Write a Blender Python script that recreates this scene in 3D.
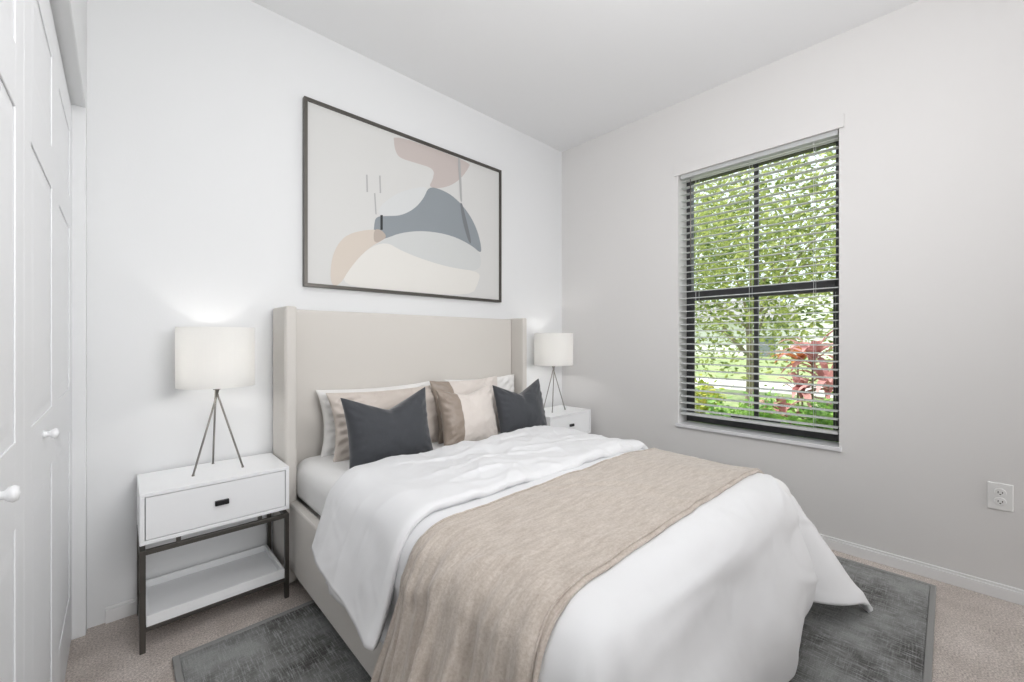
import bpy, bmesh, math, random
import numpy as np
from mathutils import Vector, Matrix, noise
R = math.radians
scn = bpy.context.scene
for o in list(bpy.data.objects): bpy.data.objects.remove(o)
C = scn.collection

# ---------------------------------------------------------------- camera, world, sun, lights, exposure
CAMZ = 1.127
cd = bpy.data.cameras.new('camera'); cam = bpy.data.objects.new('camera', cd); C.objects.link(cam)
cd.sensor_width = 36; cd.lens = 36*414/1024; cd.shift_y = -1/1024; cd.clip_start = 0.02
cam.location = (0, 0, CAMZ); cam.rotation_euler = (R(90), 0, -math.atan2(.688, .7255))
scn.camera = cam
scn.view_settings.view_transform = 'Standard'; scn.view_settings.look = 'None'
scn.view_settings.gamma = 1; scn.view_settings.use_curve_mapping = False
scn.view_settings.exposure = 0.11

w = bpy.data.worlds.new('world'); scn.world = w; w.use_nodes = True
bg = w.node_tree.nodes['Background']; bg.inputs[0].default_value = (.86, .93, 1.0, 1); bg.inputs[1].default_value = 1.5

def light(name, kind, loc, energy, color=(1, 1, 1), size=1, size_y=None, aim=None, parent=None):
    d = bpy.data.lights.new(name, kind); d.energy = energy; d.color = color
    if kind == 'AREA':
        d.shape = 'RECTANGLE'; d.size = size; d.size_y = size_y or size
    elif kind == 'POINT': d.shadow_soft_size = size
    o = bpy.data.objects.new(name, d); C.objects.link(o); o.location = loc
    if aim: o.rotation_euler = (Vector(aim)-Vector(loc)).to_track_quat('-Z', 'Y').to_euler()
    if parent: o.parent = parent
    return o
sun = light('sun', 'SUN', (0, 0, 8), 5.0, (1, .96, .88), aim=(.9, -1.1, 8-2.6)); sun.data.angle = R(1.5)
light('rear_fill', 'AREA', (1.7, -2.7, 1.1), 3.2, (1, .99, 1), 2.2, 1.9, aim=(1.7, 2.3, .7))  # added soft fill behind the camera
d_ = light('left_low_fill', 'AREA', (.30, -2.7, 1.0), 1.9, (.99, .99, 1), .7, 1.8, aim=(.22, 2.3, .55)); d_.data.spread = R(45)  # added narrow fill to lift the nightstand side; no doorway is modelled
e_ = light('right_low_fill', 'AREA', (2.45, -2.7, 1.3), 3.1, (1, .985, .98), .6, 1.6, aim=(2.62, 1.0, .25)); e_.data.spread = R(50)  # invented fill brightening the low right wall and carpet, no window behind it
light('uplight_fill', 'AREA', (.85, -.45, 1.75), 30, (1, .99, 1), .9, .7, aim=(1.4, 1.3, 2.76))  # unseen uplight added to brighten the ceiling and soften the room
light('overhead_fill', 'AREA', (.65, .20, 2.74), 7.5, (1, .99, 1), 1.1, 1.2, aim=(.65, .20, 0))  # added overhead fill out of view, stands for no known fixture

# ---------------------------------------------------------------- materials
def srgb(r, g, b):
    f = lambda c: (c/255/12.92) if c/255 <= .04045 else ((c/255+.055)/1.055)**2.4
    return (f(r), f(g), f(b), 1)
def mat(name, col, rough=.6, metal=0, bump=None, sheen=0, spec=.5, var=None):
    m = bpy.data.materials.new(name); m.use_nodes = True
    nt = m.node_tree; p = nt.nodes['Principled BSDF']
    p.inputs['Base Color'].default_value = col; p.inputs['Roughness'].default_value = rough
    p.inputs['Metallic'].default_value = metal; p.inputs['Specular IOR Level'].default_value = spec
    if sheen:
        p.inputs['Sheen Weight'].default_value = sheen; p.inputs['Sheen Roughness'].default_value = .4
    tc = nt.nodes.new('ShaderNodeTexCoord')
    if bump:
        n = nt.nodes.new('ShaderNodeTexNoise'); n.inputs['Scale'].default_value = bump[0]; n.inputs['Detail'].default_value = 4
        b = nt.nodes.new('ShaderNodeBump'); b.inputs['Strength'].default_value = bump[1]; b.inputs['Distance'].default_value = .01
        nt.links.new(tc.outputs['Object'], n.inputs['Vector']); nt.links.new(n.outputs[0], b.inputs['Height'])
        nt.links.new(b.outputs[0], p.inputs['Normal'])
    if var:      # (scale, colour2, lo, hi)
        n = nt.nodes.new('ShaderNodeTexNoise'); n.inputs['Scale'].default_value = var[0]; n.inputs['Detail'].default_value = 5
        r = nt.nodes.new('ShaderNodeValToRGB'); r.color_ramp.elements[0].position = var[2]; r.color_ramp.elements[1].position = var[3]
        r.color_ramp.elements[0].color = col; r.color_ramp.elements[1].color = var[1]
        nt.links.new(tc.outputs['Object'], n.inputs['Vector']); nt.links.new(n.outputs[0], r.inputs[0])
        nt.links.new(r.outputs[0], p.inputs['Base Color'])
    return m
M = {}
M['wall'] = mat('wall_paint', (.80, .81, .815, 1), .85, bump=(180, .04))
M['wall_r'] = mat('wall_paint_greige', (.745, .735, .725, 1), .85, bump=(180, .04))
M['ceil'] = mat('ceiling_paint', (.86, .865, .87, 1), .9, bump=(120, .05))
M['trim'] = mat('trim_paint', (.84, .84, .84, 1), .4)
M['door'] = mat('door_paint', (.89, .90, .915, 1), .45)
M['lacquer'] = mat('white_lacquer', (.90, .91, .92, 1), .35)
M['metal'] = mat('gunmetal', (.12, .113, .103, 1), .38, .85)
M['nickel'] = mat('brushed_nickel', (.30, .285, .265, 1), .32, .95)
M['black'] = mat('black_metal', (.012, .012, .013, 1), .4, .3)
M['winframe'] = mat('black_window_frame', (.05, .05, .054, 1), .4)
M['linen'] = mat('cream_linen', srgb(215, 211, 205), .85, bump=(900, .25), sheen=.15)
M['duvet'] = mat('white_cotton', (.815, .82, .83, 1), .75, bump=(7, .12), sheen=.1)
M['sheet'] = mat('white_sheet', (.82, .82, .815, 1), .8, bump=(14, .2))
M['pilwhite'] = mat('white_pillowcase', (.83, .82, .80, 1), .75, bump=(16, .25))
M['taupe'] = mat('taupe_satin', srgb(206, 196, 187), .42, bump=(22, .35), sheen=.3)
M['satin'] = mat('champagne_satin', srgb(218, 210, 203), .38, bump=(26, .4), sheen=.3)
M['ruffle'] = mat('mocha_satin', srgb(150, 137, 125), .38, bump=(30, .4), sheen=.2)
M['velvet'] = mat('charcoal_velvet', srgb(68, 70, 74), .7, bump=(60, .1), sheen=.55, spec=.2)
M['brass'] = M['nickel']
M['sill'] = mat('marble_sill', (.78, .78, .80, 1), .25)
M['plate'] = mat('outlet_plastic', (.83, .83, .82, 1), .35)
M['slot'] = mat('outlet_slot', (.03, .03, .03, 1), .5)
M['paper'] = mat('art_paper', srgb(214, 214, 212), .6)
for k, c in dict(mauve=(197, 187, 183), mist=(214, 216, 216), slate=(143, 150, 155), fog=(207, 209, 208), cream=(226, 224, 219),
                 sand=(212, 202, 191), clay=(184, 172, 162), grey=(178, 178, 178), ink=(45, 47, 50), charcoal=(120, 124, 128)).items():
    M['a_'+k] = mat('art_'+k, srgb(*c), .6)

def blinds_mat():
    m = bpy.data.materials.new('blind_slat'); m.use_nodes = True; nt = m.node_tree
    p = nt.nodes['Principled BSDF']; p.inputs['Base Color'].default_value = (.82, .83, .83, 1); p.inputs['Roughness'].default_value = .4
    t = nt.nodes.new('ShaderNodeBsdfTranslucent'); t.inputs[0].default_value = (.8, .82, .82, 1)
    x = nt.nodes.new('ShaderNodeMixShader'); x.inputs[0].default_value = .25
    nt.links.new(p.outputs[0], x.inputs[1]); nt.links.new(t.outputs[0], x.inputs[2])
    nt.links.new(x.outputs[0], nt.nodes['Material Output'].inputs[0]); return m
M['slat'] = blinds_mat()
def shade_mat():
    m = bpy.data.materials.new('linen_shade'); m.use_nodes = True; nt = m.node_tree
    p = nt.nodes['Principled BSDF']; p.inputs['Base Color'].default_value = (.90, .90, .89, 1); p.inputs['Roughness'].default_value = .9
    t = nt.nodes.new('ShaderNodeBsdfTranslucent'); t.inputs[0].default_value = (.96, .955, .94, 1)
    x = nt.nodes.new('ShaderNodeMixShader'); x.inputs[0].default_value = .6
    n = nt.nodes.new('ShaderNodeTexNoise'); n.inputs['Scale'].default_value = 60
    tc = nt.nodes.new('ShaderNodeTexCoord'); mp = nt.nodes.new('ShaderNodeMapping'); mp.inputs['Scale'].default_value = (1, 1, 12)
    b = nt.nodes.new('ShaderNodeBump'); b.inputs['Strength'].default_value = .15; b.inputs['Distance'].default_value = .003
    nt.links.new(tc.outputs['Object'], mp.inputs[0]); nt.links.new(mp.outputs[0], n.inputs['Vector'])
    nt.links.new(n.outputs[0], b.inputs['Height']); nt.links.new(b.outputs[0], p.inputs['Normal'])
    nt.links.new(p.outputs[0], x.inputs[1]); nt.links.new(t.outputs[0], x.inputs[2])
    nt.links.new(x.outputs[0], nt.nodes['Material Output'].inputs[0]); return m
M['shade'] = shade_mat()
def emit_mat():
    m = bpy.data.materials.new('lit_bulb'); m.use_nodes = True
    p = m.node_tree.nodes['Principled BSDF']; p.inputs['Emission Color'].default_value = (1, .93, .84, 1); p.inputs['Emission Strength'].default_value = 3
    return m
M['bulb'] = emit_mat()
def glass_mat():
    m = bpy.data.materials.new('window_glass'); m.use_nodes = True; nt = m.node_tree
    nt.nodes.remove(nt.nodes['Principled BSDF'])
    a = nt.nodes.new('ShaderNodeBsdfTransparent'); a.inputs[0].default_value = (.96, .98, .97, 1)
    g = nt.nodes.new('ShaderNodeBsdfGlossy'); g.inputs['Roughness'].default_value = .02
    f = nt.nodes.new('ShaderNodeFresnel'); f.inputs[0].default_value = 1.25
    x = nt.nodes.new('ShaderNodeMixShader')
    nt.links.new(f.outputs[0], x.inputs[0]); nt.links.new(a.outputs[0], x.inputs[1]); nt.links.new(g.outputs[0], x.inputs[2])
    nt.links.new(x.outputs[0], nt.nodes['Material Output'].inputs[0]); return m
M['glass'] = glass_mat()
def ramp(nt, a, b, ca, cb):
    r = nt.nodes.new('ShaderNodeValToRGB'); e = r.color_ramp.elements
    e[0].position = a; e[1].position = b; e[0].color = ca; e[1].color = cb; return r
def mixc(nt, fac, a, b, mode='MIX'):
    m = nt.nodes.new('ShaderNodeMix'); m.data_type = 'RGBA'; m.blend_type = mode
    for s, v in ((m.inputs[0], fac), (m.inputs[6], a), (m.inputs[7], b)):
        if hasattr(v, 'links'): nt.links.new(v, s)
        else: s.default_value = v
    return m.outputs[2]
def noise_tex(nt, scale, stretch=(1, 1, 1), detail=4, rough=.6):
    tc = nt.nodes.new('ShaderNodeTexCoord'); mp = nt.nodes.new('ShaderNodeMapping'); mp.inputs['Scale'].default_value = stretch
    n = nt.nodes.new('ShaderNodeTexNoise'); n.inputs['Scale'].default_value = scale; n.inputs['Detail'].default_value = detail
    n.inputs['Roughness'].default_value = rough
    nt.links.new(tc.outputs['Object'], mp.inputs[0]); nt.links.new(mp.outputs[0], n.inputs['Vector']); return n
def carpet_mat():
    m = bpy.data.materials.new('carpet_pile'); m.use_nodes = True; nt = m.node_tree; p = nt.nodes['Principled BSDF']
    n1 = noise_tex(nt, 170, detail=3); n2 = noise_tex(nt, 9, detail=3); n3 = noise_tex(nt, 2.5, detail=2)
    r1 = ramp(nt, .35, .65, srgb(180, 169, 162), srgb(248, 238, 230)); nt.links.new(n1.outputs[0], r1.inputs[0])
    r2 = ramp(nt, .35, .7, (.82, .81, .80, 1), (1, 1, 1, 1)); nt.links.new(n2.outputs[0], r2.inputs[0])
    r3 = ramp(nt, .4, .6, (.9, .89, .88, 1), (1, 1, 1, 1)); nt.links.new(n3.outputs[0], r3.inputs[0])
    c = mixc(nt, 1.0, r1.outputs[0], r2.outputs[0], 'MULTIPLY'); c = mixc(nt, 1.0, c, r3.outputs[0], 'MULTIPLY')
    nt.links.new(c, p.inputs['Base Color']); p.inputs['Roughness'].default_value = .95; p.inputs['Sheen Weight'].default_value = .2
    b = nt.nodes.new('ShaderNodeBump'); b.inputs['Strength'].default_value = .7; b.inputs['Distance'].default_value = .01
    nt.links.new(n1.outputs[0], b.inputs['Height']); nt.links.new(b.outputs[0], p.inputs['Normal']); return m
M['carpet'] = carpet_mat()
def rug_mat():
    m = bpy.data.materials.new('distressed_rug'); m.use_nodes = True; nt = m.node_tree; p = nt.nodes['Principled BSDF']
    nx = noise_tex(nt, 14, (14, 1.2, 1), 4); ny = noise_tex(nt, 14, (1.2, 14, 1), 4); nb = noise_tex(nt, 3.2, detail=5, rough=.65); nf = noise_tex(nt, 260, detail=2)
    rx = ramp(nt, .50, .68, (0, 0, 0, 1), (1, 1, 1, 1)); nt.links.new(nx.outputs[0], rx.inputs[0])
    ry = ramp(nt, .50, .68, (0, 0, 0, 1), (1, 1, 1, 1)); nt.links.new(ny.outputs[0], ry.inputs[0])
    rb = ramp(nt, .40, .62, srgb(76, 74, 72), srgb(158, 160, 158)); nt.links.new(nb.outputs[0], rb.inputs[0])
    c = mixc(nt, mixc(nt, .5, rx.outputs[0], ry.outputs[0], 'ADD'), rb.outputs[0], srgb(168, 170, 169))
    rf = ramp(nt, .3, .7, (.72, .72, .72, 1), (1, 1, 1, 1)); nt.links.new(nf.outputs[0], rf.inputs[0])
    c = mixc(nt, 1.0, c, rf.outputs[0], 'MULTIPLY')
    nt.links.new(c, p.inputs['Base Color']); p.inputs['Roughness'].default_value = .9; p.inputs['Sheen Weight'].default_value = .15
    b = nt.nodes.new('ShaderNodeBump'); b.inputs['Strength'].default_value = .4; b.inputs['Distance'].default_value = .005
    nt.links.new(nf.outputs[0], b.inputs['Height']); nt.links.new(b.outputs[0], p.inputs['Normal']); return m
M['rug'] = rug_mat()
M['rugedge'] = mat('rug_binding', srgb(150, 150, 148), .9, bump=(300, .3))
def throw_mat():
    m = bpy.data.materials.new('knit_throw'); m.use_nodes = True; nt = m.node_tree; p = nt.nodes['Principled BSDF']
    n1 = noise_tex(nt, 150, (1, 1, 1), 3); n2 = noise_tex(nt, 26, (.5, 3, .5), 4)
    r1 = ramp(nt, .3, .7, srgb(192, 180, 168), srgb(212, 203, 194)); nt.links.new(n1.outputs[0], r1.inputs[0])
    r2 = ramp(nt, .35, .65, (.80, .78, .76, 1), (1, 1, 1, 1)); nt.links.new(n2.outputs[0], r2.inputs[0])
    nt.links.new(mixc(nt, 1.0, r1.outputs[0], r2.outputs[0], 'MULTIPLY'), p.inputs['Base Color'])
    p.inputs['Roughness'].default_value = .85; p.inputs['Sheen Weight'].default_value = .35; p.inputs['Sheen Roughness'].default_value = .5
    b = nt.nodes.new('ShaderNodeBump'); b.inputs['Strength'].default_value = .35; b.inputs['Distance'].default_value = .004
    nt.links.new(n1.outputs[0], b.inputs['Height']); nt.links.new(b.outputs[0], p.inputs['Normal']); return m
M['throw'] = throw_mat()
def leaf_mat(name, c1, c2, tr=.35, scale=5):
    m = bpy.data.materials.new(name); m.use_nodes = True; nt = m.node_tree; p = nt.nodes['Principled BSDF']
    n = noise_tex(nt, scale, detail=3); r = ramp(nt, .35, .65, c1, c2); nt.links.new(n.outputs[0], r.inputs[0])
    nt.links.new(r.outputs[0], p.inputs['Base Color']); p.inputs['Roughness'].default_value = .5
    t = nt.nodes.new('ShaderNodeBsdfTranslucent'); nt.links.new(r.outputs[0], t.inputs[0])
    x = nt.nodes.new('ShaderNodeMixShader'); x.inputs[0].default_value = tr
    nt.links.new(p.outputs[0], x.inputs[1]); nt.links.new(t.outputs[0], x.inputs[2])
    nt.links.new(x.outputs[0], nt.nodes['Material Output'].inputs[0]); return m
M['leaf'] = leaf_mat('tree_leaf', srgb(82, 108, 48), srgb(214, 220, 136), .4, 9)
M['shrubleaf'] = leaf_mat('shrub_leaf', srgb(96, 146, 66), srgb(178, 214, 116), .35, 7)
M['croton'] = leaf_mat('croton_leaf', srgb(140, 170, 60), srgb(226, 214, 110), .3, 8)
M['tired'] = leaf_mat('ti_leaf_red', srgb(160, 88, 92), srgb(240, 190, 190), .3, 5)
M['tiorange'] = leaf_mat('ti_leaf_orange', srgb(176, 96, 56), srgb(226, 160, 104), .3, 6)
M['bark'] = mat('bark', srgb(150, 138, 122), .9, bump=(20, .6))
M['grass'] = mat('grass', srgb(122, 142, 92), .9, bump=(30, .5), var=(2.0, srgb(164, 172, 122), .35, .65))
M['concrete'] = mat('concrete_path', srgb(225, 220, 212), .8, bump=(20, .1))
M['stucco'] = mat('stucco', srgb(232, 232, 228), .9, bump=(40, .2))
M['roof'] = mat('roof_shingle', srgb(150, 148, 146), .9, bump=(20, .4))
M['garage'] = mat('garage_door', srgb(120, 126, 132), .6)

# ---------------------------------------------------------------- mesh helpers
def link(name, bm, m, parent=None, smooth=False, bevel=0, auto=False):
    me = bpy.data.meshes.new(name); bm.normal_update(); bm.to_mesh(me); bm.free()
    for x in (m if isinstance(m, (list, tuple)) else [m]): me.materials.append(x)
    if smooth:
        for p in me.polygons: p.use_smooth = True
    o = bpy.data.objects.new(name, me); C.objects.link(o)
    if parent: o.parent = parent
    if bevel:
        b = o.modifiers.new('bevel', 'BEVEL'); b.width = bevel; b.segments = 2; b.limit_method = 'ANGLE'
    return o
def box(bm, x0, x1, y0, y1, z0, z1, mi=0):
    v = [bm.verts.new(p) for p in ((x0, y0, z0), (x1, y0, z0), (x1, y1, z0), (x0, y1, z0), (x0, y0, z1), (x1, y0, z1), (x1, y1, z1), (x0, y1, z1))]
    for f in ((0, 3, 2, 1), (4, 5, 6, 7), (0, 1, 5, 4), (1, 2, 6, 5), (2, 3, 7, 6), (3, 0, 4, 7)):
        bm.faces.new([v[i] for i in f]).material_index = mi
def boxes(*bs):
    bm = bmesh.new()
    for b in bs: box(bm, *b)
    return bm
def tube(bm, a, b, r0, r1=None, seg=12, cap=True):
    r1 = r0 if r1 is None else r1
    a, b = Vector(a), Vector(b); q = (b-a).to_track_quat('Z', 'Y')
    A = [bm.verts.new(a+q@Vector((r0*math.cos(t), r0*math.sin(t), 0))) for t in [2*math.pi*i/seg for i in range(seg)]]
    B = [bm.verts.new(b+q@Vector((r1*math.cos(t), r1*math.sin(t), 0))) for t in [2*math.pi*i/seg for i in range(seg)]]
    for i in range(seg): bm.faces.new((A[i], A[(i+1) % seg], B[(i+1) % seg], B[i]))
    if cap: bm.faces.new(A[::-1]); bm.faces.new(B)
def lathe(bm, prof, seg=32, axis_origin=(0, 0, 0)):
    ox, oy, oz = axis_origin; rings = []
    for r, z in prof:
        rings.append([bm.verts.new((ox+r*math.cos(2*math.pi*i/seg), oy+r*math.sin(2*math.pi*i/seg), oz+z)) for i in range(seg)])
    for a, b in zip(rings, rings[1:]):
        for i in range(seg): bm.faces.new((a[i], a[(i+1) % seg], b[(i+1) % seg], b[i]))
def tag(o, label, cat, group=None):
    o['label'] = label; o['category'] = cat
    if group: o['group'] = group
    return o
def struct(o): o['kind'] = 'structure'; return o
def empty(name, loc, rz=0):
    o = bpy.data.objects.new(name, None); C.objects.link(o); o.location = loc; o.rotation_euler = (0, 0, rz); o.empty_display_size = .1; return o
def copy_tree(o, parent=None):
    c = o.copy(); C.objects.link(c); c.parent = parent
    for ch in list(o.children): copy_tree(ch, c)
    return c
def grid_mesh(name, P, m, parent=None, solid=0, closed=False, sub=0):
    ny, nx, _ = P.shape
    verts = P.reshape(-1, 3).tolist()
    faces = [(j*nx+i, j*nx+i+1, (j+1)*nx+i+1, (j+1)*nx+i) for j in range(ny-1) for i in range(nx-1)]
    me = bpy.data.meshes.new(name); me.from_pydata(verts, [], faces); me.update()
    for p in me.polygons: p.use_smooth = True
    for x in (m if isinstance(m, (list, tuple)) else [m]): me.materials.append(x)
    o = bpy.data.objects.new(name, me); C.objects.link(o)
    if parent: o.parent = parent
    if solid:
        s = o.modifiers.new('solid', 'SOLIDIFY'); s.thickness = solid; s.offset = -1
    if sub:
        s = o.modifiers.new('sub', 'SUBSURF'); s.levels = s.render_levels = sub
    return o

# ---------------------------------------------------------------- the room
XL, XR, YB, ZC = -.092, 2.792, 2.313, 2.761
YR = -3.0                              # the room goes on behind the camera
WY0, WY1, WZ0, WZ1 = .403, 1.282, .555, 2.262
DX = -.13; DY0, DY1, DZ = .13, 2.262, 2.01
struct(link('floor', boxes((-.3, XR+.22, YR, YB+.2, -.15, 0)), M['carpet']))
struct(link('ceiling', boxes((-.3, XR+.22, YR, YB+.2, ZC, ZC+.2)), M['ceil']))
struct(link('wall_back', boxes((-.3, XR+.22, YB, YB+.2, 0, ZC)), M['wall']))
struct(link('wall_rear', boxes((-.3, XR+.22, YR-.2, YR, 0, ZC)), M['wall']))
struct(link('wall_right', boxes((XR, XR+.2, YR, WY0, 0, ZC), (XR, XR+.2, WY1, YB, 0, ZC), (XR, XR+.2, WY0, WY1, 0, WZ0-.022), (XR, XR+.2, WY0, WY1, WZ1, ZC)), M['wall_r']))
struct(link('wall_left', boxes((-.3, XL, DY1, YB, 0, ZC), (-.3, XL, YR, DY0, 0, ZC), (-.3, XL, DY0, DY1, DZ, ZC), (-.3, -.2, DY0, DY1, 0, DZ)), M['wall'], bevel=.004))
def baseboard(name, pts):              # profile swept as boxes: body and thin cap
    bm = bmesh.new()
    for (x0, x1, y0, y1, dx, dy) in pts:
        box(bm, x0, x1, y0, y1, 0, .052)
        box(bm, x0+(dx if dx > 0 else 0), x1+(dx if dx < 0 else 0), y0+(dy if dy > 0 else 0), y1+(dy if dy < 0 else 0), .052, .064)
    return struct(link(name, bm, M['trim'], bevel=.002))
baseboard('baseboard_back', [(-.04, XR, YB-.014, YB, 0, .006)])
baseboard('baseboard_right', [(XR-.014, XR, YR, YB-.014, .006, 0)])
baseboard('baseboard_left', [(XL, XL+.014, YR, DY0-.01, 0, 0)])

# closet: four bifold leaves with moulded panels
def door_leaf(i, y0, y1, knob):
    bm = bmesh.new(); x1 = DX; x0 = DX-.032; g = .0015; y0 += g; y1 -= g; z0, z1 = .012, DZ-.012
    zs = [(.2, .80), (.95, 1.53), (1.64, 1.88)]; s = .085; r = .003
    box(bm, x0, x1-r, y0, y1, z0, z1)                       # core
    box(bm, x1-r, x1, y0, y0+s, z0, z1); box(bm, x1-r, x1, y1-s, y1, z0, z1)
    ed = [z0]+[z for p in zs for z in p]+[z1]
    for a, b in zip(ed[::2], ed[1::2]): box(bm, x1-r, x1, y0+s, y1-s, a, b)
    for a, b in zs:                                         # raised field with sloped edge
        o = [(y0+s+.02, a+.02), (y1-s-.02, a+.02), (y1-s-.02, b-.02), (y0+s+.02, b-.02)]
        n = [(y0+s+.045, a+.045), (y1-s-.045, a+.045), (y1-s-.045, b-.045), (y0+s+.045, b-.045)]
        O = [bm.verts.new((x1-r, *q)) for q in o]; N = [bm.verts.new((x1-.001, *q)) for q in n]
        bm.faces.new(N)
        for k in range(4): bm.faces.new((O[k], O[(k+1) % 4], N[(k+1) % 4], N[k]))
    d = struct(link('door_%d' % i, bm, M['door'], bevel=.0015))
    if knob:
        bm = bmesh.new(); lathe(bm, [(.0001, 0), (.010, .0), (.007, .004), (.006, .010), (.010, .014), (.0125, .019), (.010, .024), (.0001, .026)], 20)
        k = link('door_knob', bm, M['lacquer'], d, smooth=True); k.rotation_euler = (0, R(90), 0); k.location = (DX, (y0+y1)/2, .905)
    return d
ly = [DY0, .663, 1.196, 1.729, DY1]
for i in range(4): door_leaf(i+1, ly[i], ly[i+1], i in (1, 2))

# window
WX = 2.925
win = struct(link('window_1', boxes((WX, WX+.05, WY0, WY0+.034, WZ0, WZ1), (WX, WX+.05, WY1-.034, WY1, WZ0, WZ1), (WX, WX+.05, WY0+.034, WY1-.034, WZ0, WZ0+.05), (WX, WX+.05, WY0+.034, WY1-.034, WZ1-.022, WZ1)), M['winframe'], bevel=.002))
def wpart(name, b, m='winframe'): return link(name, boxes(*b), M[m], win, bevel=.001)
wpart('meeting_rail', [(WX-.012, WX+.04, WY0+.034, WY1-.034, 1.402, 1.466)])
wpart('sash_lift', [(WX-.02, WX, WY0+.30, WY1-.30, WZ0+.05, WZ0+.077)])
ym = (WY0+WY1)/2
wpart('muntin', [(WX+.012, WX+.034, ym-.0125, ym+.0125, WZ0+.05, 1.402)])
wpart('muntin', [(WX+.012, WX+.034, ym-.0125, ym+.0125, 1.466, WZ1-.022)])
wpart('sash_frame', [(WX-.012, WX, WY0+.034, WY0+.044, WZ0+.05, 1.402), (WX-.012, WX, WY1-.060, WY1-.034, WZ0+.05, 1.402)])
wpart('window_pane', [(WX+.020, WX+.025, WY0+.034, WY1-.034, WZ0+.05, 1.402)], 'glass')
wpart('window_pane', [(WX+.020, WX+.025, WY0+.034, WY1-.034, 1.466, WZ1-.022)], 'glass')
struct(link('trim_1', boxes((XR-.018, WX, WY0-.012, WY1+.012, WZ0-.022, WZ0)), M['sill'], bevel=.003))

# blinds
bl = tag(empty('window_blind', (2.835, ym, WZ1)), 'white horizontal slat blind with open slats hanging in the garden window', 'blind')
def L(b): # world boxes to blind-local
    return [(x0-2.835, x1-2.835, y0-ym, y1-ym, z0-WZ1, z1-WZ1) for x0, x1, y0, y1, z0, z1 in b]
link('valance', boxes(*L([(XR-.014, XR-.008, WY0-.022, WY1+.022, WZ1-.006, WZ1+.066), (XR-.008, XR, WY0-.022, WY0-.014, WZ1-.006, WZ1+.066), (XR-.008, XR, WY1+.014, WY1+.022, WZ1-.006, WZ1+.066)])), M['wall_r'], bl, bevel=.001)
link('head_rail', boxes(*L([(2.81, 2.86, WY0+.008, WY1-.008, WZ1-.026, WZ1-.001)])), M['slat'], bl, bevel=.002)
bm = bmesh.new(); hw = .0245; n = 6
ys = (-(WY1-WY0)/2+.008, (WY1-WY0)/2-.008)
prof = [(-hw+2*hw*i/n, .0035*(1-((i/n)*2-1)**2)) for i in range(n+1)]
top = [[bm.verts.new((x, y, z+.0025)) for x, z in prof] for y in ys]; bot = [[bm.verts.new((x, y, z)) for x, z in prof] for y in ys]
for i in range(n):
    bm.faces.new((top[0][i], top[1][i], top[1][i+1], top[0][i+1])); bm.faces.new((bot[0][i+1], bot[1][i+1], bot[1][i], bot[0][i]))
bm.faces.new((bot[0][0], bot[1][0], top[1][0], top[0][0])); bm.faces.new((top[0][n], top[1][n], bot[1][n], bot[0][n]))
bm.faces.new([bot[0][i] for i in range(n+1)]+[top[0][i] for i in range(n, -1, -1)]); bm.faces.new([top[1][i] for i in range(n+1)]+[bot[1][i] for i in range(n, -1, -1)])
s0 = link('slat', bm, M['slat'], bl, smooth=False)
zt, zb = -.045, WZ0+.095-WZ1; ns = 36
for i in range(ns):
    s = s0 if i == 0 else s0.copy()
    if i: C.objects.link(s)
    s.location = (0, 0, zt+(zb-zt)*i/(ns-1)); s.rotation_euler = (0, R(-4), 0)
link('bottom_rail', boxes(*L([(2.81, 2.86, WY0+.008, WY1-.008, WZ0+.060, WZ0+.076)])), M['slat'], bl, bevel=.003)
for f in (.13, .5, .87):
    y = WY0+(WY1-WY0)*f; bm = bmesh.new()
    for x in (2.8085, 2.8615): box(bm, x-.0008, x+.0008, y-.0008, y+.0008, WZ0+.07, WZ1-.03)
    bmesh.ops.translate(bm, verts=bm.verts, vec=(-2.835, -ym, -WZ1)); link('ladder_cord', bm, M['slat'], bl)
bm = bmesh.new(); tube(bm, (-.04, WY1-.085-ym, -.05), (-.04, WY1-.085-ym, -.62), .0035); link('tilt_wand', bm, M['nickel'], bl, smooth=True)

# outlet
ot = tag(link('wall_outlet', boxes((XR-.006, XR, -.192, -.118, .385, .502)), M['plate'], bevel=.003), 'white duplex wall outlet low on the right wall', 'outlet')
for z in (.463, .424):
    bm = bmesh.new(); lathe(bm, [(.0001, .0035), (.0165, .0035), (.0175, .002), (.0175, 0)], 20)
    f = link('socket', bm, M['plate'], ot, smooth=False); f.location = (XR-.006, -.155, z); f.rotation_euler = (0, R(-90), 0)
    for nm, b in (('slot', (-.0045, .0045, .005, .0075)), ('slot', (-.0035, .0035, -.0075, -.005)), ('slot', (-.0105, -.0065, -.0025, .0025))):
        # local x = up, y = along the wall, z = out
        link('slot', boxes((b[0], b[1], b[2], b[3], .003, .0042)), M['slot'], f)

# ---------------------------------------------------------------- rug
rg = tag(link('area_rug', boxes((.134+.02, 2.67, .058, 1.858, .0, .011)), M['rug'], bevel=.003), 'distressed charcoal grey rectangular rug lying under the bed', 'rug')
link('binding', boxes((.134, .154, .038, 1.878, 0, .013), (2.67, 2.69, .038, 1.878, 0, .013), (.154, 2.67, .038, .058, 0, .013), (.154, 2.67, 1.858, 1.878, 0, .013)), M['rugedge'], rg, bevel=.003)

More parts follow.
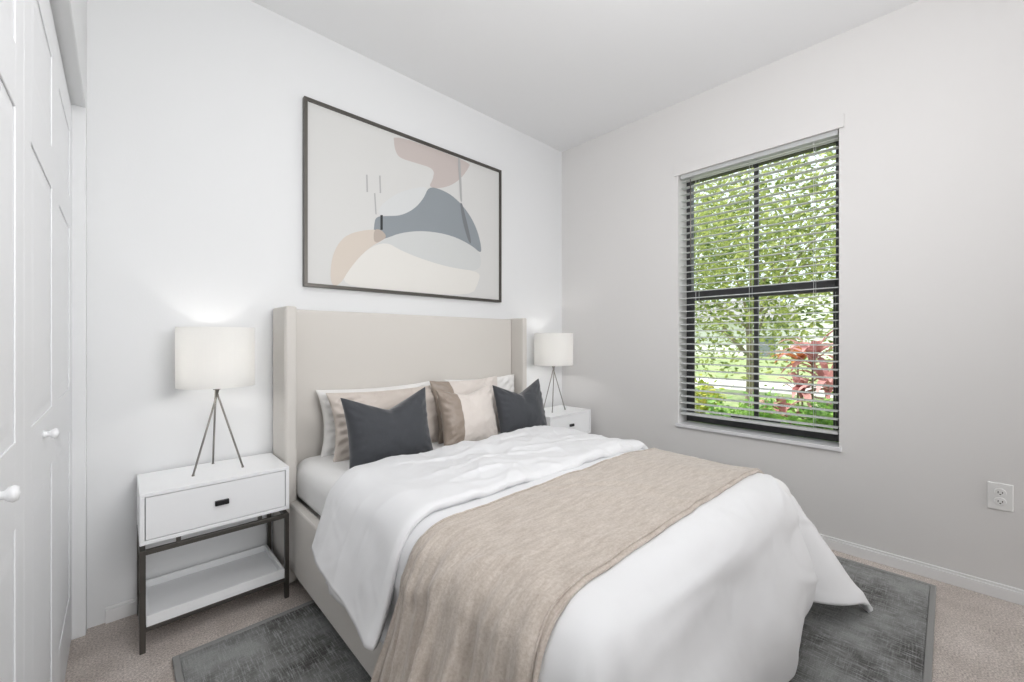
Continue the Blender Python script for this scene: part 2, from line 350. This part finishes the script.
# ---------------------------------------------------------------- bed
BX0, BX1, BY0, BY1, ZM = .585, 2.015, .40, 2.175, .550
bed = tag(empty('bed', (1.325, 1.25, .011)), 'cream upholstered bed with winged headboard standing against the back wall', 'bed')
def Bx(b): return boxes(*[(x0-1.325, x1-1.325, y0-1.25, y1-1.25, z0-.011, z1-.011) for x0, x1, y0, y1, z0, z1 in b])
link('headboard', Bx([(.596, 2.072, 2.185, 2.30, .06, 1.277)]), M['linen'], bed, bevel=.012)
for x0, x1 in ((.549, .596), (2.072, 2.113)):
    o = link('headboard_wing', Bx([(x0, x1, 2.07, 2.30, .011, 1.284)]), M['linen'], bed, bevel=.011); o.modifiers['bevel'].segments = 4
    xs = x0-.001 if x0 < 1 else x1
    bmw = bmesh.new()
    for yy in (2.083,): tube(bmw, (xs+.0005-1.325, yy-1.25, .02), (xs+.0005-1.325, yy-1.25, 1.252), .0022, seg=8)
    link('piping', bmw, M['linen'], o, smooth=True)
for x0, x1 in ((.565, .605), (2.045, 2.085)):
    link('side_rail', Bx([(x0, x1, .42, 2.18, .075, .385)]), M['linen'], bed, bevel=.01)
link('foot_rail', Bx([(.605, 2.045, .42, .46, .075, .385)]), M['linen'], bed, bevel=.01)
link('slat_base', Bx([(.605, 2.045, .46, 2.18, .30, .36)]), M['linen'], bed)
for x in (.60, 2.01):
    for y in (.44, 2.06):
        link('leg', Bx([(x, x+.05, y, y+.05, .0122, .075)]), M['black'], bed, bevel=.003)
# mattress: rounded block with slight quilting swell
def superbox(name, x0, x1, y0, y1, z0, z1, rad, m, seg=6):
    bm = boxes((x0, x1, y0, y1, z0, z1)); o = link(name, bm, m, None, smooth=True)
    b = o.modifiers.new('bev', 'BEVEL'); b.width = rad; b.segments = seg; return o
mt = tag(superbox('mattress', BX0+.012, BX1-.012, BY0+.03, BY1-.005, .362, ZM+.015, .07, M['sheet']), 'thick mattress in a white fitted sheet, its bare end showing below the headboard', 'mattress')

def fbm(x, y, z=0, o=4, s=1.0):
    return noise.fractal(Vector((x*s, y*s, z)), 1.0, 2.0, o)
def sheet(a0, a1, b0, b1, na, nb, box_, zt, r, flare, disp, bulge=None, zfloor=.016, cone=None):
    """drape a flat cloth (a,b) over a box; returns points (nb, na, 3)"""
    x0, x1, y0, y1 = box_
    P = np.zeros((nb, na, 3))
    for j in range(nb):
        for i in range(na):
            u, v = i/(na-1), j/(nb-1)
            a = a0(v)+(a1(v)-a0(v))*u if callable(a0) else a0+(a1-a0)*u
            b = b0+(b1-b0)*v if not callable(b0) else b0(u)+(b1(u)-b0(u))*v
            ca, cb = min(max(a, x0+r), x1-r), min(max(b, y0+r), y1-r)
            oa, ob = a-ca, b-cb; Lh = math.hypot(oa, ob)
            if Lh < 1e-6: h = d = 0; ea = eb = 0
            else:
                ea, eb = oa/Lh, ob/Lh
                corner = 2*abs(ea*eb)          # 1 on the diagonal
                fl = flare*(1+(cone or 0)*corner**2)*(1+(.95*max(0, ea) if cone else 0))
                fl = min(fl, .8); ph = math.pi/2-math.asin(fl); Lh *= 1-.06*corner**10 if cone else 1
                if Lh < r*ph: h, d = r*math.sin(Lh/r), r*(1-math.cos(Lh/r))
                else:
                    s = Lh-r*ph; h = r*math.sin(ph)+s*fl; d = r*(1-math.cos(ph))+s*math.cos(math.asin(fl))
                    if bulge: h += bulge(s, ca, cb, ea, eb)
            p = Vector((ca+ea*h, cb+eb*h, zt-d))
            q = disp(a, b, ca, cb, ea, eb, Lh)
            nrm = Vector((0, 0, 1)) if Lh < 1e-6 else (Vector((0, 0, 1))*max(0, math.cos(min(Lh/r, math.pi/2)))+Vector((ea, eb, 0))*math.sin(min(Lh/r, math.pi/2))).normalized()
            p += nrm*q; p.z = max(p.z, zfloor); P[j, i] = p
    return P
def sag(ca): return -.035*max(0, (ca-1.55)/.40)**2
def ridged(x, y, s, sx=1, sy=1, seed=0):
    return (1-abs(noise.noise(Vector((x*s*sx, y*s*sy, seed)))*2))
# base duvet
def disp_base(a, b, ca, cb, ea, eb, Lh):
    q = .010*fbm(a, b, 3.1, 3, 2.2)+.004*fbm(a, b, 7, 3, 7)+(sag(ca) if Lh < .1 else sag(ca)*max(0, 1-(Lh-.1)/.1))
    q += .010*max(0, ridged(a+.25*b, b, 2.3, .6, 1.5, 5)-.80)*4*(.5 if Lh < .05 else 1)
    if Lh > .1:                             # hanging folds run downward
        t = ca if abs(eb) > abs(ea) else cb
        k = min(1, (Lh-.1)/.3)
        q += .014*k*math.sin(t*9+1.3+2*fbm(t, 0, 1, 2, 2))
        c = 2*abs(ea*eb)
        if ea*eb != 0:
            th = math.atan2(abs(eb), abs(ea))
            q += -.055*k*math.exp(-((th-1.22)/.17)**2)-.03*k*math.exp(-((th-.35)/.2)**2)
    return q
def bulge_base(s, ca, cb, ea, eb):
    sf = max(0, -eb)                        # foot side billows out and tucks back in
    return sf*(.045*(1-math.cos(min(1, s/.46)*2*math.pi))/2)*(1-2*abs(ea*eb))
dv = grid_mesh('duvet', sheet(BX0-.315, BX1+.485, BY0-.41, 1.56, 190, 170, (BX0-.012, BX1, BY0, 3.5), ZM+.052, .135, .12, disp_base, bulge_base, cone=1.85), M['duvet'], solid=.022)
tag(dv, 'plump white duvet covering the bed and hanging to the rug at the foot', 'duvet')
# folded back flap of the duvet
def disp_flap(a, b, ca, cb, ea, eb, Lh):
    top = max(.25, min(1, (ca-.70)/.25))
    q = .010*fbm(a, b, 9.1, 3, 3)+(sag(ca) if Lh < .1 else sag(ca)*max(0, 1-(Lh-.1)/.1))
    q += top*(.008*max(0, ridged(a*.8+.5*b, b, 4.2, .8, 1.6, 2)-.62)*2.2+.006*max(0, ridged(b*.8-.4*a, a, 6.0, 1.2, 1.4, 8)-.62)*2)
    q += .010*fbm(a, b, 4, 3, 6)*top
    eh = min(1, (b-1.055)/.035); q -= .016*(1-max(0, eh))**2      # rounded front edge
    if Lh > .1: q += .007*math.sin(cb*9+.8)*min(1, (Lh-.1)/.3)
    return q
fl = grid_mesh('duvet_fold', sheet(lambda v: BX0-.315+.09*v**1.2, lambda v: BX1+.26, lambda u: 1.055+.008*math.sin(u*7), lambda u: 1.62-.05*max(0, 1-u*4), 210, 90, (BX0-.028, BX1+.012, BY0, 3.5), ZM+.080, .14, .36, disp_flap), M['duvet'], dv, solid=.026)
# throw blanket
def disp_throw(a, b, ca, cb, ea, eb, Lh):
    q = .010*fbm(a, b, 3.1, 3, 2.2)+.004*fbm(a, b, 7, 3, 7)+(sag(ca) if Lh < .1 else sag(ca)*max(0, 1-(Lh-.1)/.1))
    q += .010*max(0, ridged(a+.25*b, b, 2.3, .6, 1.5, 5)-.80)*4*(.5 if Lh < .05 else 1)
    q += .0012*fbm(a, b, 1, 2, 40)
    e = min(b-.535, 1.005-b); q -= .009*(1-min(1, max(0, e/.025)))**2
    if ea < 0:
        k = min(1, Lh/.35)
        q += k*(.013*math.sin(b*60+1.2*math.sin(a*4)+3*fbm(b, a*.3, 6, 2, 5))+.008*math.sin(b*118+2+4*fbm(b, a*.3, 2, 2, 4)))+.016*k*math.sin(b*17+.5)
    return q
th = grid_mesh('throw_blanket', sheet(lambda v: BX0-.52, lambda v: BX1+.20, lambda u: .535-.03*max(0, 1-u*3.2), lambda u: 1.005+.05*max(0, 1-u*3.2), 240, 110, (BX0-.040, BX1+.012, BY0, 3.5), ZM+.067, .14, .27, disp_throw), M['throw'], solid=.010)
tag(th, 'beige knitted throw laid across the white duvet near the foot of the bed', 'blanket')
for bb in (.548, .992):     # stitched hem ridge
    pts = []
    for i in range(160):
        a = BX0-.515+(BX1+.19-BX0+.515)*i/159; u = i/159
        b = bb+(-.03 if bb < .8 else .05)*max(0, 1-u*3.2)
        P = sheet(a, a+1e-4, b, b+1e-4, 2, 2, (BX0-.040, BX1+.012, BY0, 3.5), ZM+.069, .14, .27, disp_throw); pts.append(P[0, 0])
    bm = bmesh.new()
    rings = []
    for p in pts: rings.append([bm.verts.new((p[0], p[1]+.0035*math.cos(t), p[2]+.0035*math.sin(t))) if True else None for t in (0, 1.57, 3.14, 4.71)])
    for A, B in zip(rings, rings[1:]):
        for k in range(4): bm.faces.new((A[k], A[(k+1) % 4], B[(k+1) % 4], B[k]))
    link('hem', bm, M['throw'], th, smooth=True)

# ---------------------------------------------------------------- pillows
def pillow(name, wd, ht, tk, m, seed, chop=0, wr=.006, pinch=.09, fat=.42, band=None, n=56):
    random.seed(seed); vf, vb = [], []
    def pt(u, v, side):
        x = wd/2*u*(1-pinch*(1-v*v)); z = ht/2*v*(1-pinch*(1-u*u))
        if v > 0: z -= chop*ht*(v**1.6)*max(0, 1-math.sqrt(u*u+.006))**1.15
        e = max(0, (1-u*u)*(1-v*v)); y = tk/2*e**fat
        if chop and v > 0: y *= 1-.25*v*math.exp(-(u/.12)**2)
        rim = 1-min(1, e*2.2)
        q = wr*noise.fractal(Vector((u*2.2+seed, v*2.2, side)), 1, 2, 4)+wr*1.3*rim*noise.noise(Vector((u*7+seed, v*7, side*3)))
        ang = math.atan2(v, u); q += wr*.8*rim*math.sin(ang*26+seed)
        y += q*min(1, e*8)
        return (x, -side*y, z+ht/2*(1-pinch*.0))
    verts, faces, mi = [], [], []; idx = {}
    for side in (1, -1):
        for j in range(n+1):
            for i in range(n+1):
                u, v = math.sin((i/n*2-1)*math.pi/2), math.sin((j/n*2-1)*math.pi/2)
                if side == -1 and (i in (0, n) or j in (0, n)): idx[(side, i, j)] = idx[(1, i, j)]; continue
                idx[(side, i, j)] = len(verts); verts.append(pt(u, v, side))
        for j in range(n):
            for i in range(n):
                f = [idx[(side, i, j)], idx[(side, i+1, j)], idx[(side, i+1, j+1)], idx[(side, i, j+1)]]
                u = math.sin(((i+.5)/n*2-1)*math.pi/2)
                faces.append(f if side == 1 else f[::-1]); mi.append(1 if (band and u < band) else 0)
    me = bpy.data.meshes.new(name); me.from_pydata(verts, [], faces)
    for x in (m if isinstance(m, (list, tuple)) else [m]): me.materials.append(x)
    me.update()
    for p, k in zip(me.polygons, mi): p.use_smooth = True; p.material_index = k
    o = bpy.data.objects.new(name, me); C.objects.link(o); return o
def put(o, x, y, z, lean, yaw=0, roll=0):
    o.location = (x, y, z); o.rotation_euler = (Matrix.Rotation(R(yaw), 3, 'Z')@Matrix.Rotation(R(-lean), 3, 'X')@Matrix.Rotation(R(roll), 3, 'Y')).to_euler(); return o
ZS = ZM+.012
G = 'pillows along the headboard'
tag(put(pillow('pillow', .66, .335, .13, M['pilwhite'], 3, wr=.010), 1.03, 2.085, ZS-.01, 10), 'white pillow behind the taupe one at the left of the headboard', 'pillow', G)
tag(put(pillow('pillow', .67, .335, .13, M['taupe'], 11, wr=.015), 1.045, 1.95, ZS-.01, 15, 0), 'wide taupe satin pillow directly behind the left charcoal cushion', 'pillow', G)
tag(put(pillow('pillow', .60, .325, .10, M['pilwhite'], 5, wr=.009), 1.762, 2.095, ZS, 10), 'rearmost white pillow against the right headboard wing', 'pillow', G)
tag(put(pillow('pillow', .60, .33, .09, M['pilwhite'], 8, wr=.009), 1.64, 2.00, ZS+.004, 12), 'white pillow just behind the right taupe satin pillow', 'pillow', G)
tag(put(pillow('pillow', .50, .35, .10, [M['satin'], M['ruffle']], 17, band=-.55), 1.50, 1.895, ZS, 15), 'taupe satin pillow peeking out above the champagne cushion', 'pillow', G)
G2 = 'cushions in front of the pillows'
tag(put(pillow('cushion', .42, .335, .15, M['velvet'], 21, chop=.22, wr=.004), .908, 1.73, ZM+.008, 11, 0, -2), 'charcoal velvet cushion with a chopped top, left one of the pair', 'cushion', G2)
tag(put(pillow('cushion', .375, .315, .12, [M['satin'], M['ruffle']], 31, chop=.10, band=-.42, wr=.006), 1.385, 1.765, ZM+.012, 12, 0, -1), 'champagne satin cushion with a gathered mocha strip down its left side', 'cushion', G2)
tag(put(pillow('cushion', .39, .325, .14, M['velvet'], 41, chop=.22, wr=.004), 1.755, 1.73, ZM+.008, 12, 0, -2), 'charcoal velvet cushion with a chopped top, right one of the pair', 'cushion', G2)

# ---------------------------------------------------------------- nightstands
def nightstand(x0, x1, y0, y1):
    cx, cy = (x0+x1)/2, (y0+y1)/2; W = (x1-x0)/2; D = (y1-y0)/2
    t = empty('nightstand', (cx, cy, 0))
    zb, zt = .388, .574; f = .014
    link('cabinet', boxes((-W, W, -D, D, zt-f, zt), (-W, W, -D, D, zb, zb+f), (-W, -W+f, -D, D, zb+f, zt-f), (W-f, W, -D, D, zb+f, zt-f), (-W+f, W-f, D-f, D, zb+f, zt-f)), M['lacquer'], t, bevel=.0015)
    dr = link('drawer', boxes((-W+f+.0025, W-f-.0025, -D+.003, D-.03, zb+f+.0025, zt-f-.0025)), M['lacquer'], t, bevel=.001)
    link('handle', boxes((-.023, .023, -D-.010, -D+.003, .473, .492)), M['black'], dr, bevel=.002)
    q = .0085
    for sx in (-1, 1):
        for sy in (-1, 1):
            link('leg', boxes((sx*(W-q)-q, sx*(W-q)+q, sy*(D-q)-q, sy*(D-q)+q, 0, .368)), M['metal'], t, bevel=.001)
    for z, zz in ((.351, .368), (.075, .090)):
        link('frame_rail', boxes((-W+2*q, W-2*q, -D, -D+2*q, z, zz)), M['metal'], t, bevel=.001)
        link('frame_rail', boxes((-W+2*q, W-2*q, D-2*q, D, z, zz)), M['metal'], t, bevel=.001)
        link('frame_rail', boxes((-W, -W+2*q, -D+2*q, D-2*q, z, zz)), M['metal'], t, bevel=.001)
        link('frame_rail', boxes((W-2*q, W, -D+2*q, D-2*q, z, zz)), M['metal'], t, bevel=.001)
    for sx in (-.55, .55):
        for sy in (-1, 1): link('spacer', boxes((sx*W-.007, sx*W+.007, sy*(D-.012)-.006, sy*(D-.012)+.006, .368, .388)), M['metal'], t)
    a = 2*q+.001
    link('tray', boxes((-W+a, W-a, -D+.002, D-.002, .0905, .102), (-W+a, W-a, -D+.002, -D+.012, .102, .130), (-W+a, W-a, D-.012, D-.002, .102, .130),
         (-W+a, -W+a+.01, -D+.012, D-.012, .102, .130), (W-a-.01, W-a, -D+.012, D-.012, .102, .130)), M['lacquer'], t, bevel=.001)
    return t
n1 = nightstand(.052, .540, 1.988, 2.296)
tag(n1, 'white one-drawer nightstand on a dark metal frame, fully visible left of the bed', 'nightstand', 'nightstands')
n2 = copy_tree(n1); n2.location = (2.485, 2.118, 0)
tag(n2, 'white one-drawer nightstand in the far corner, mostly hidden by the bed', 'nightstand', 'nightstands')

# ---------------------------------------------------------------- lamps
def lamp(x, y, z, r, rot, zh=.356, H=.250):
    t = empty('table_lamp', (x, y, z)); hub = Vector((0, 0, zh-.012))
    for k in range(3):
        an = rot+k*2*math.pi/3; f = Vector((.099*math.cos(an), .099*math.sin(an), 0)); bm = bmesh.new()
        off = Vector((-math.sin(an), math.cos(an), 0))*.004
        tube(bm, f+Vector((0, 0, .004)), hub+off-f*.06, .0038, .0038)
        lathe(bm, [(.0001, 0), (.005, 0), (.005, .004), (.0038, .007)], 12, tuple(f))
        link('leg', bm, M['nickel'], t, smooth=True)
    bm = bmesh.new(); lathe(bm, [(.0001, -.004), (.013, -.004), (.013, .004), (.006, .008), (.006, .03), (.014, .034), (.014, .075), (.0001, .075)], 20, tuple(hub)); link('hub', bm, M['nickel'], t, smooth=False)
    bm = bmesh.new(); lathe(bm, [(.0001, .075), (.013, .076), (.018, .095), (.030, .120), (.032, .138), (.024, .158), (.0001, .168)], 20, tuple(hub)); link('bulb', bm, M['bulb'], t, smooth=True)
    bm = bmesh.new(); lathe(bm, [(r, 0), (r, H), (r-.0025, H), (r-.0025, 0), (r, 0)], 64, (0, 0, zh)); sh = link('lamp_shade', bm, M['shade'], t, smooth=False)
    for zz in (.003, H-.003):
        bm = bmesh.new(); seg = 48
        for i in range(seg):
            a0, a1 = 2*math.pi*i/seg, 2*math.pi*(i+1)/seg
            tube(bm, ((r-.004)*math.cos(a0), (r-.004)*math.sin(a0), zh+zz), ((r-.004)*math.cos(a1), (r-.004)*math.sin(a1), zh+zz), .0018, seg=6, cap=False)
        link('shade_ring', bm, M['shade'], sh)
    bm = bmesh.new()
    for k in range(3):
        an = k*2*math.pi/3; tube(bm, (.012*math.cos(an), .012*math.sin(an), zh+.02), ((r-.004)*math.cos(an), (r-.004)*math.sin(an), zh+.02), .0012, seg=6)
    link('spider', bm, M['nickel'], sh)
    light('bulb_light', 'POINT', (0, 0, zh+.105), LAMP_W, (1, .975, .95), .035, parent=t)
    return t
LAMP_W = 4.5
tag(lamp(.303, 2.160, .5742, .139, R(-30)), 'tripod table lamp with a white drum shade on the left nightstand', 'lamp', 'tripod table lamps')
tag(lamp(2.475, 2.135, .5742, .152, R(-25)), 'tripod table lamp with a white drum shade on the far right nightstand', 'lamp', 'tripod table lamps')

# ---------------------------------------------------------------- framed art
art = tag(empty('framed_artwork', (1.375, YB, 1.896)), 'large landscape abstract print in a thin dark frame above the headboard', 'picture')
fw, fh, ft = .684, .490, .017
def AB(*b): return boxes(*b)
link('frame', AB((-fw, fw, -.030, -.0005, fh-ft, fh), (-fw, fw, -.030, -.0005, -fh, -fh+ft), (-fw, -fw+ft, -.030, -.0005, -fh+ft, fh-ft), (fw-ft, fw, -.030, -.0005, -fh+ft, fh-ft)), M['metal'], art, bevel=.001)
shapes = [
 ('a_mauve', [(-0.18, 0.471), (-0.176, 0.408), (-0.167, 0.37), (-0.142, 0.337), (-0.039, 0.339), (0.109, 0.343), (0.096, 0.268), (0.064, 0.214), (0.135, 0.219), (0.242, 0.268), (0.325, 0.341), (0.383, 0.422), (0.404, 0.471)]),
 ('a_mist', [(-0.278, -0.009), (-0.24, 0.045), (-0.154, 0.12), (-0.039, 0.181), (0.064, 0.216), (0.029, 0.132), (-0.039, 0.049), (-0.131, -0.012), (-0.219, -0.032), (-0.272, -0.037)]),
 ('a_slate', [(0.064, 0.216), (0.161, 0.221), (0.269, 0.196), (0.383, 0.117), (0.458, 0.019), (0.498, -0.094), (0.498, -0.156), (0.413, -0.107), (0.242, -0.066), (0.034, -0.072), (-0.131, -0.115), (-0.23, -0.168), (-0.307, -0.197), (-0.303, -0.103), (-0.291, -0.049), (-0.219, -0.032), (-0.131, -0.012), (-0.039, 0.049), (0.029, 0.132)]),
 ('a_fog', [(-0.23, -0.168), (-0.131, -0.115), (0.034, -0.072), (0.242, -0.066), (0.413, -0.107), (0.498, -0.156), (0.492, -0.282), (0.242, -0.292), (0.034, -0.274), (-0.131, -0.244), (-0.323, -0.243)]),
 ('a_cream', [(-0.5, -0.468), (-0.441, -0.364), (-0.344, -0.246), (-0.23, -0.185), (-0.131, -0.225), (0.034, -0.26), (0.242, -0.285), (0.492, -0.282), (0.473, -0.361), (0.413, -0.465), (-0.198, -0.472)]),
 ('a_sand', [(-0.55, -0.472), (-0.547, -0.349), (-0.518, -0.257), (-0.46, -0.183), (-0.344, -0.135), (-0.262, -0.124), (-0.23, -0.144), (-0.23, -0.168), (-0.344, -0.246), (-0.441, -0.364), (-0.5, -0.472)]),
 ('a_clay', [(-0.305, -0.126), (-0.262, -0.120), (-0.23, -0.144), (-0.23, -0.168), (-0.305, -0.215)]),
 ('a_grey', [(-0.351, 0.177), (-0.342, 0.18), (-0.339, 0.081), (-0.348, 0.078)]), ('a_grey', [(-0.272, 0.193), (-0.263, 0.196), (-0.259, 0.094), (-0.268, 0.092)]),
 ('a_grey', [(-0.303, 0.083), (-0.295, 0.085), (-0.287, -0.037), (-0.295, -0.038)]), ('a_ink', [(-0.264, -0.036), (-0.249, -0.033), (-0.249, -0.12), (-0.264, -0.123)]),
 ('a_grey', [(0.289, 0.470), (0.314, 0.470), (0.324, 0.30), (0.331, 0.170), (0.312, 0.180), (0.306, 0.30)]),
 ('a_charcoal', [(0.312, 0.172), (0.331, 0.165), (0.345, 0.12), (0.377, 0.027), (0.413, -0.100), (0.383, -0.088), (0.337, 0.031), (0.318, 0.12)]),
]
def chaikin(p, keep):
    for _ in range(2):
        q = []
        for i in range(len(p)):
            a, b = p[i], p[(i+1) % len(p)]
            if keep: q += [a]
            else: q += [(a[0]*.75+b[0]*.25, a[1]*.75+b[1]*.25), (a[0]*.25+b[0]*.75, a[1]*.25+b[1]*.75)]
        p = q
    return p
names = ['paper']+sorted({s[0] for s in shapes}); bm = boxes((-fw+ft, fw-ft, -.018, -.002, -fh+ft, fh-ft))
for k, (c, p) in enumerate(shapes):
    p = chaikin(p, len(p) <= 4)
    p = [(max(-fw+ft, min(fw-ft, x)), max(-fh+ft, min(fh-ft, z))) for x, z in p]
    y = -.0182-.00012*(k+1); f = bm.faces.new([bm.verts.new((x, y, z)) for x, z in p]); f.material_index = names.index(c)
    if f.calc_area() and (f.normal_update() or f.normal.y > 0): f.normal_flip()
link('print', bm, [M[n] for n in names], art)

# ---------------------------------------------------------------- outdoors
GZ = -.30
struct(link('lawn', boxes((XR+.2, 12.75, -30, 60, GZ-.1, GZ), (16.0, 110, -30, 60, GZ-.1, GZ)), M['grass']))
struct(link('footpath', boxes((12.75, 16.0, -30, 60, GZ-.1, GZ+.01)), M['concrete']))
def leaves(name, pts, size, m, parent, seed, droop=.3, aspect=.45):
    rs = np.random.RandomState(seed); n = len(pts)
    d = rs.normal(size=(n, 3)); d[:, 2] = d[:, 2]*.5-droop; d /= np.linalg.norm(d, axis=1)[:, None]
    s = np.cross(d, rs.normal(size=(n, 3))+np.array([0, 0, 1.0])); s /= np.linalg.norm(s, axis=1)[:, None]
    nn = np.cross(d, s); sz = size*(.7+.6*rs.rand(n))[:, None]
    a = pts; b = pts+d*sz*.5+s*sz*aspect*.5+nn*sz*.08; c = pts+d*sz; e = pts+d*sz*.5-s*sz*aspect*.5+nn*sz*.08
    V = np.stack([a, b, c, e], 1).reshape(-1, 3).tolist(); F = [(4*i, 4*i+1, 4*i+2, 4*i+3) for i in range(n)]
    me = bpy.data.meshes.new(name); me.from_pydata(V, [], F); me.materials.append(m); me.update()
    o = bpy.data.objects.new(name, me); C.objects.link(o); o.parent = parent; return o
def blobs(seed, n, cx, cy, cz, rx, ry, rz, per, sg, zmin=None):
    rs = np.random.RandomState(seed); out = []
    for _ in range(n):
        v = rs.normal(size=3); v /= np.linalg.norm(v); v *= rs.rand()**.4
        c = np.array([cx+v[0]*rx, cy+v[1]*ry, cz+v[2]*rz]); out.append(c+rs.normal(size=(per, 3))*sg)
    p = np.concatenate(out)
    return p[p[:, 2] > zmin] if zmin is not None else p
def tree(x, y, h, trunk_r, crown, seed, label, nb=150, per=60, leaf=.13):
    t = tag(empty('tree', (x, y, GZ)), label, 'tree', 'trees outside the window'); random.seed(seed)
    bm = bmesh.new(); p = Vector((0, 0, -.02)); d = Vector((.02, .05, 1))
    pts = [p.copy()]
    for i in range(5): p = p+Vector((random.uniform(-.05, .05), random.uniform(-.05, .05), h/5)); pts.append(p.copy())
    for i in range(5): tube(bm, pts[i], pts[i+1], trunk_r*(1-.1*i), trunk_r*(1-.1*(i+1)), 10)
    cz = crown[0]
    for k in range(9):
        an = k*2.4; b0 = pts[3+k % 3]; b1 = b0+Vector((math.cos(an)*crown[1]*.7, math.sin(an)*crown[1]*.7, crown[2]*random.uniform(.2, .9)))
        md = (b0+b1)/2+Vector((0, 0, .15)); tube(bm, b0, md, trunk_r*.3, trunk_r*.2, 8); tube(bm, md, b1, trunk_r*.2, trunk_r*.07, 8)
    link('trunk', bm, M['bark'], t, smooth=True)
    leaves('foliage', blobs(seed, nb, 0, 0, cz, crown[1], crown[1], crown[2], per, .24), leaf, M['leaf'], t, seed)
    return t
tree(6.35, 1.95, 2.0, .07, (2.75, 1.7, 1.6), 4, 'leafy light green tree with a thin pale trunk nearest the window', 215, 60, .09)
tree(10.9, .2, 2.6, .09, (3.7, 1.7, 1.9), 9, 'leafy tree behind, at the right of the window view', 60, 50, .12)
tree(10.6, 5.6, 2.6, .09, (4.2, 2.2, 2.1), 14, 'broad leafy tree behind, at the left of the window view', 70, 50, .13)
def shrub(x, y, r, h, seed, m, label, n=52, per=36, leaf=.072):
    t = tag(empty('shrub', (x, y, GZ)), label, 'shrub', 'shrubs below the window'); random.seed(seed)
    bm = bmesh.new()
    for k in range(6):
        an = k*1.05; tube(bm, (0, 0, -.01), (r*.6*math.cos(an), r*.6*math.sin(an), h*.75), .010, .004, 6)
    link('stem', bm, M['bark'], t, smooth=True)
    leaves('foliage', blobs(seed, n, 0, 0, h*.66, r*1.05, r*1.05, h*.36, per, .06, .02), leaf, M[m], t, seed, -.15, .55)
shrub(3.95, .62, .26, .86, 51, 'shrubleaf', 'low bright green shrub at the right end of the window bed')
shrub(3.98, 1.02, .27, .84, 52, 'shrubleaf', 'low bright green shrub below the centre of the window')
shrub(4.05, 1.42, .27, .82, 53, 'shrubleaf', 'low bright green shrub left of the window centre bar')
shrub(4.25, 1.83, .28, .96, 54, 'croton', 'yellow green shrub at the left end of the window bed')
shrub(4.75, 1.25, .30, .78, 55, 'shrubleaf', 'green shrub set back behind the front row')
shrub(4.70, .70, .30, .84, 56, 'shrubleaf', 'green shrub set back behind the red plant')
def ti_plant(x, y, heads, m, seed, label):
    t = tag(empty('ti_plant', (x, y, GZ)), label, 'plant', 'red leaved plants by the window'); rs = random.Random(seed)
    for hx, hy, hz, n, ln in heads:
        bm = bmesh.new(); tube(bm, (hx*.3, hy*.3, -.01), (hx*.8, hy*.8, hz*.6), .012, .010, 8); tube(bm, (hx*.8, hy*.8, hz*.6), (hx, hy, hz), .010, .007, 8)
        link('stem', bm, M['bark'], t, smooth=True)
        bm = bmesh.new()
        for k in range(n):
            an = k*2.4+rs.random(); el = R(rs.uniform(5, 78)); l = ln*rs.uniform(.75, 1.1); wd = .032*rs.uniform(.8, 1.2)
            o = Vector((hx, hy, hz-rs.uniform(0, .12))); dh = Vector((math.cos(an), math.sin(an), 0)); sd = Vector((-dh.y, dh.x, 0)); rows = []
            for i in range(7):
                s = i/6; e = el-s*s*1.0; p = o+dh*(l*s*math.cos(el*.9))+Vector((0, 0, l*(s*math.sin(el)-.45*s*s*s)))
                wv = wd*math.sin(math.pi*min(1, s*.9+.08))**.8; up = Vector((0, 0, 1))
                rows.append([bm.verts.new(p-sd*wv+up*wv*.3), bm.verts.new(p), bm.verts.new(p+sd*wv+up*wv*.3)])
            for A, B in zip(rows, rows[1:]):
                for q in range(2): bm.faces.new((A[q], A[q+1], B[q+1], B[q]))
        link('foliage', bm, M[m], t, smooth=True)
ti_plant(4.30, .80, [(0, 0, 1.30, 22, .40), (.10, .10, 1.02, 16, .34), (-.05, -.12, 1.10, 16, .36)], 'tired', 61, 'tall pink and red strap leaved plant at the right of the window view')
ti_plant(4.30, 1.02, [(0, 0, .82, 16, .30), (.1, .08, .70, 12, .26)], 'tired', 62, 'shorter dark red strap leaved plant nearer the window centre')
ti_plant(4.75, 1.00, [(0, 0, 1.30, 16, .26)], 'tiorange', 63, 'orange leaved plant standing behind the red ones')
# far house
hs = tag(empty('house', (40, 20, GZ)), 'white single storey house with a grey roof across the road', 'house')
link('wall', boxes((0, 9, -13, 16, 0, 3.1), (-.8, 4.2, -21, -11.7, 0, 5.3)), M['stucco'], hs)
bm = bmesh.new(); v = [bm.verts.new(p) for p in ((-.7, -13.7, 3.1), (9.7, -13.7, 3.1), (9.7, 16.7, 3.1), (-.7, 16.7, 3.1), (4.5, -8.5, 5.4), (4.5, 11.5, 5.4))]
for f in ((0, 1, 4), (1, 2, 5, 4), (2, 3, 5), (3, 0, 4, 5), (3, 2, 1, 0)): bm.faces.new([v[i] for i in f])
link('roof', bm, M['roof'], hs)
link('garage_door', boxes((-.06, .0, -10.0, -8.7, 0, 1.6)), M['garage'], hs)
for y0 in (-2, 4, 9): link('window', boxes((-.05, 0, y0, y0+1.6, .9, 2.2)), M['garage'], hs)
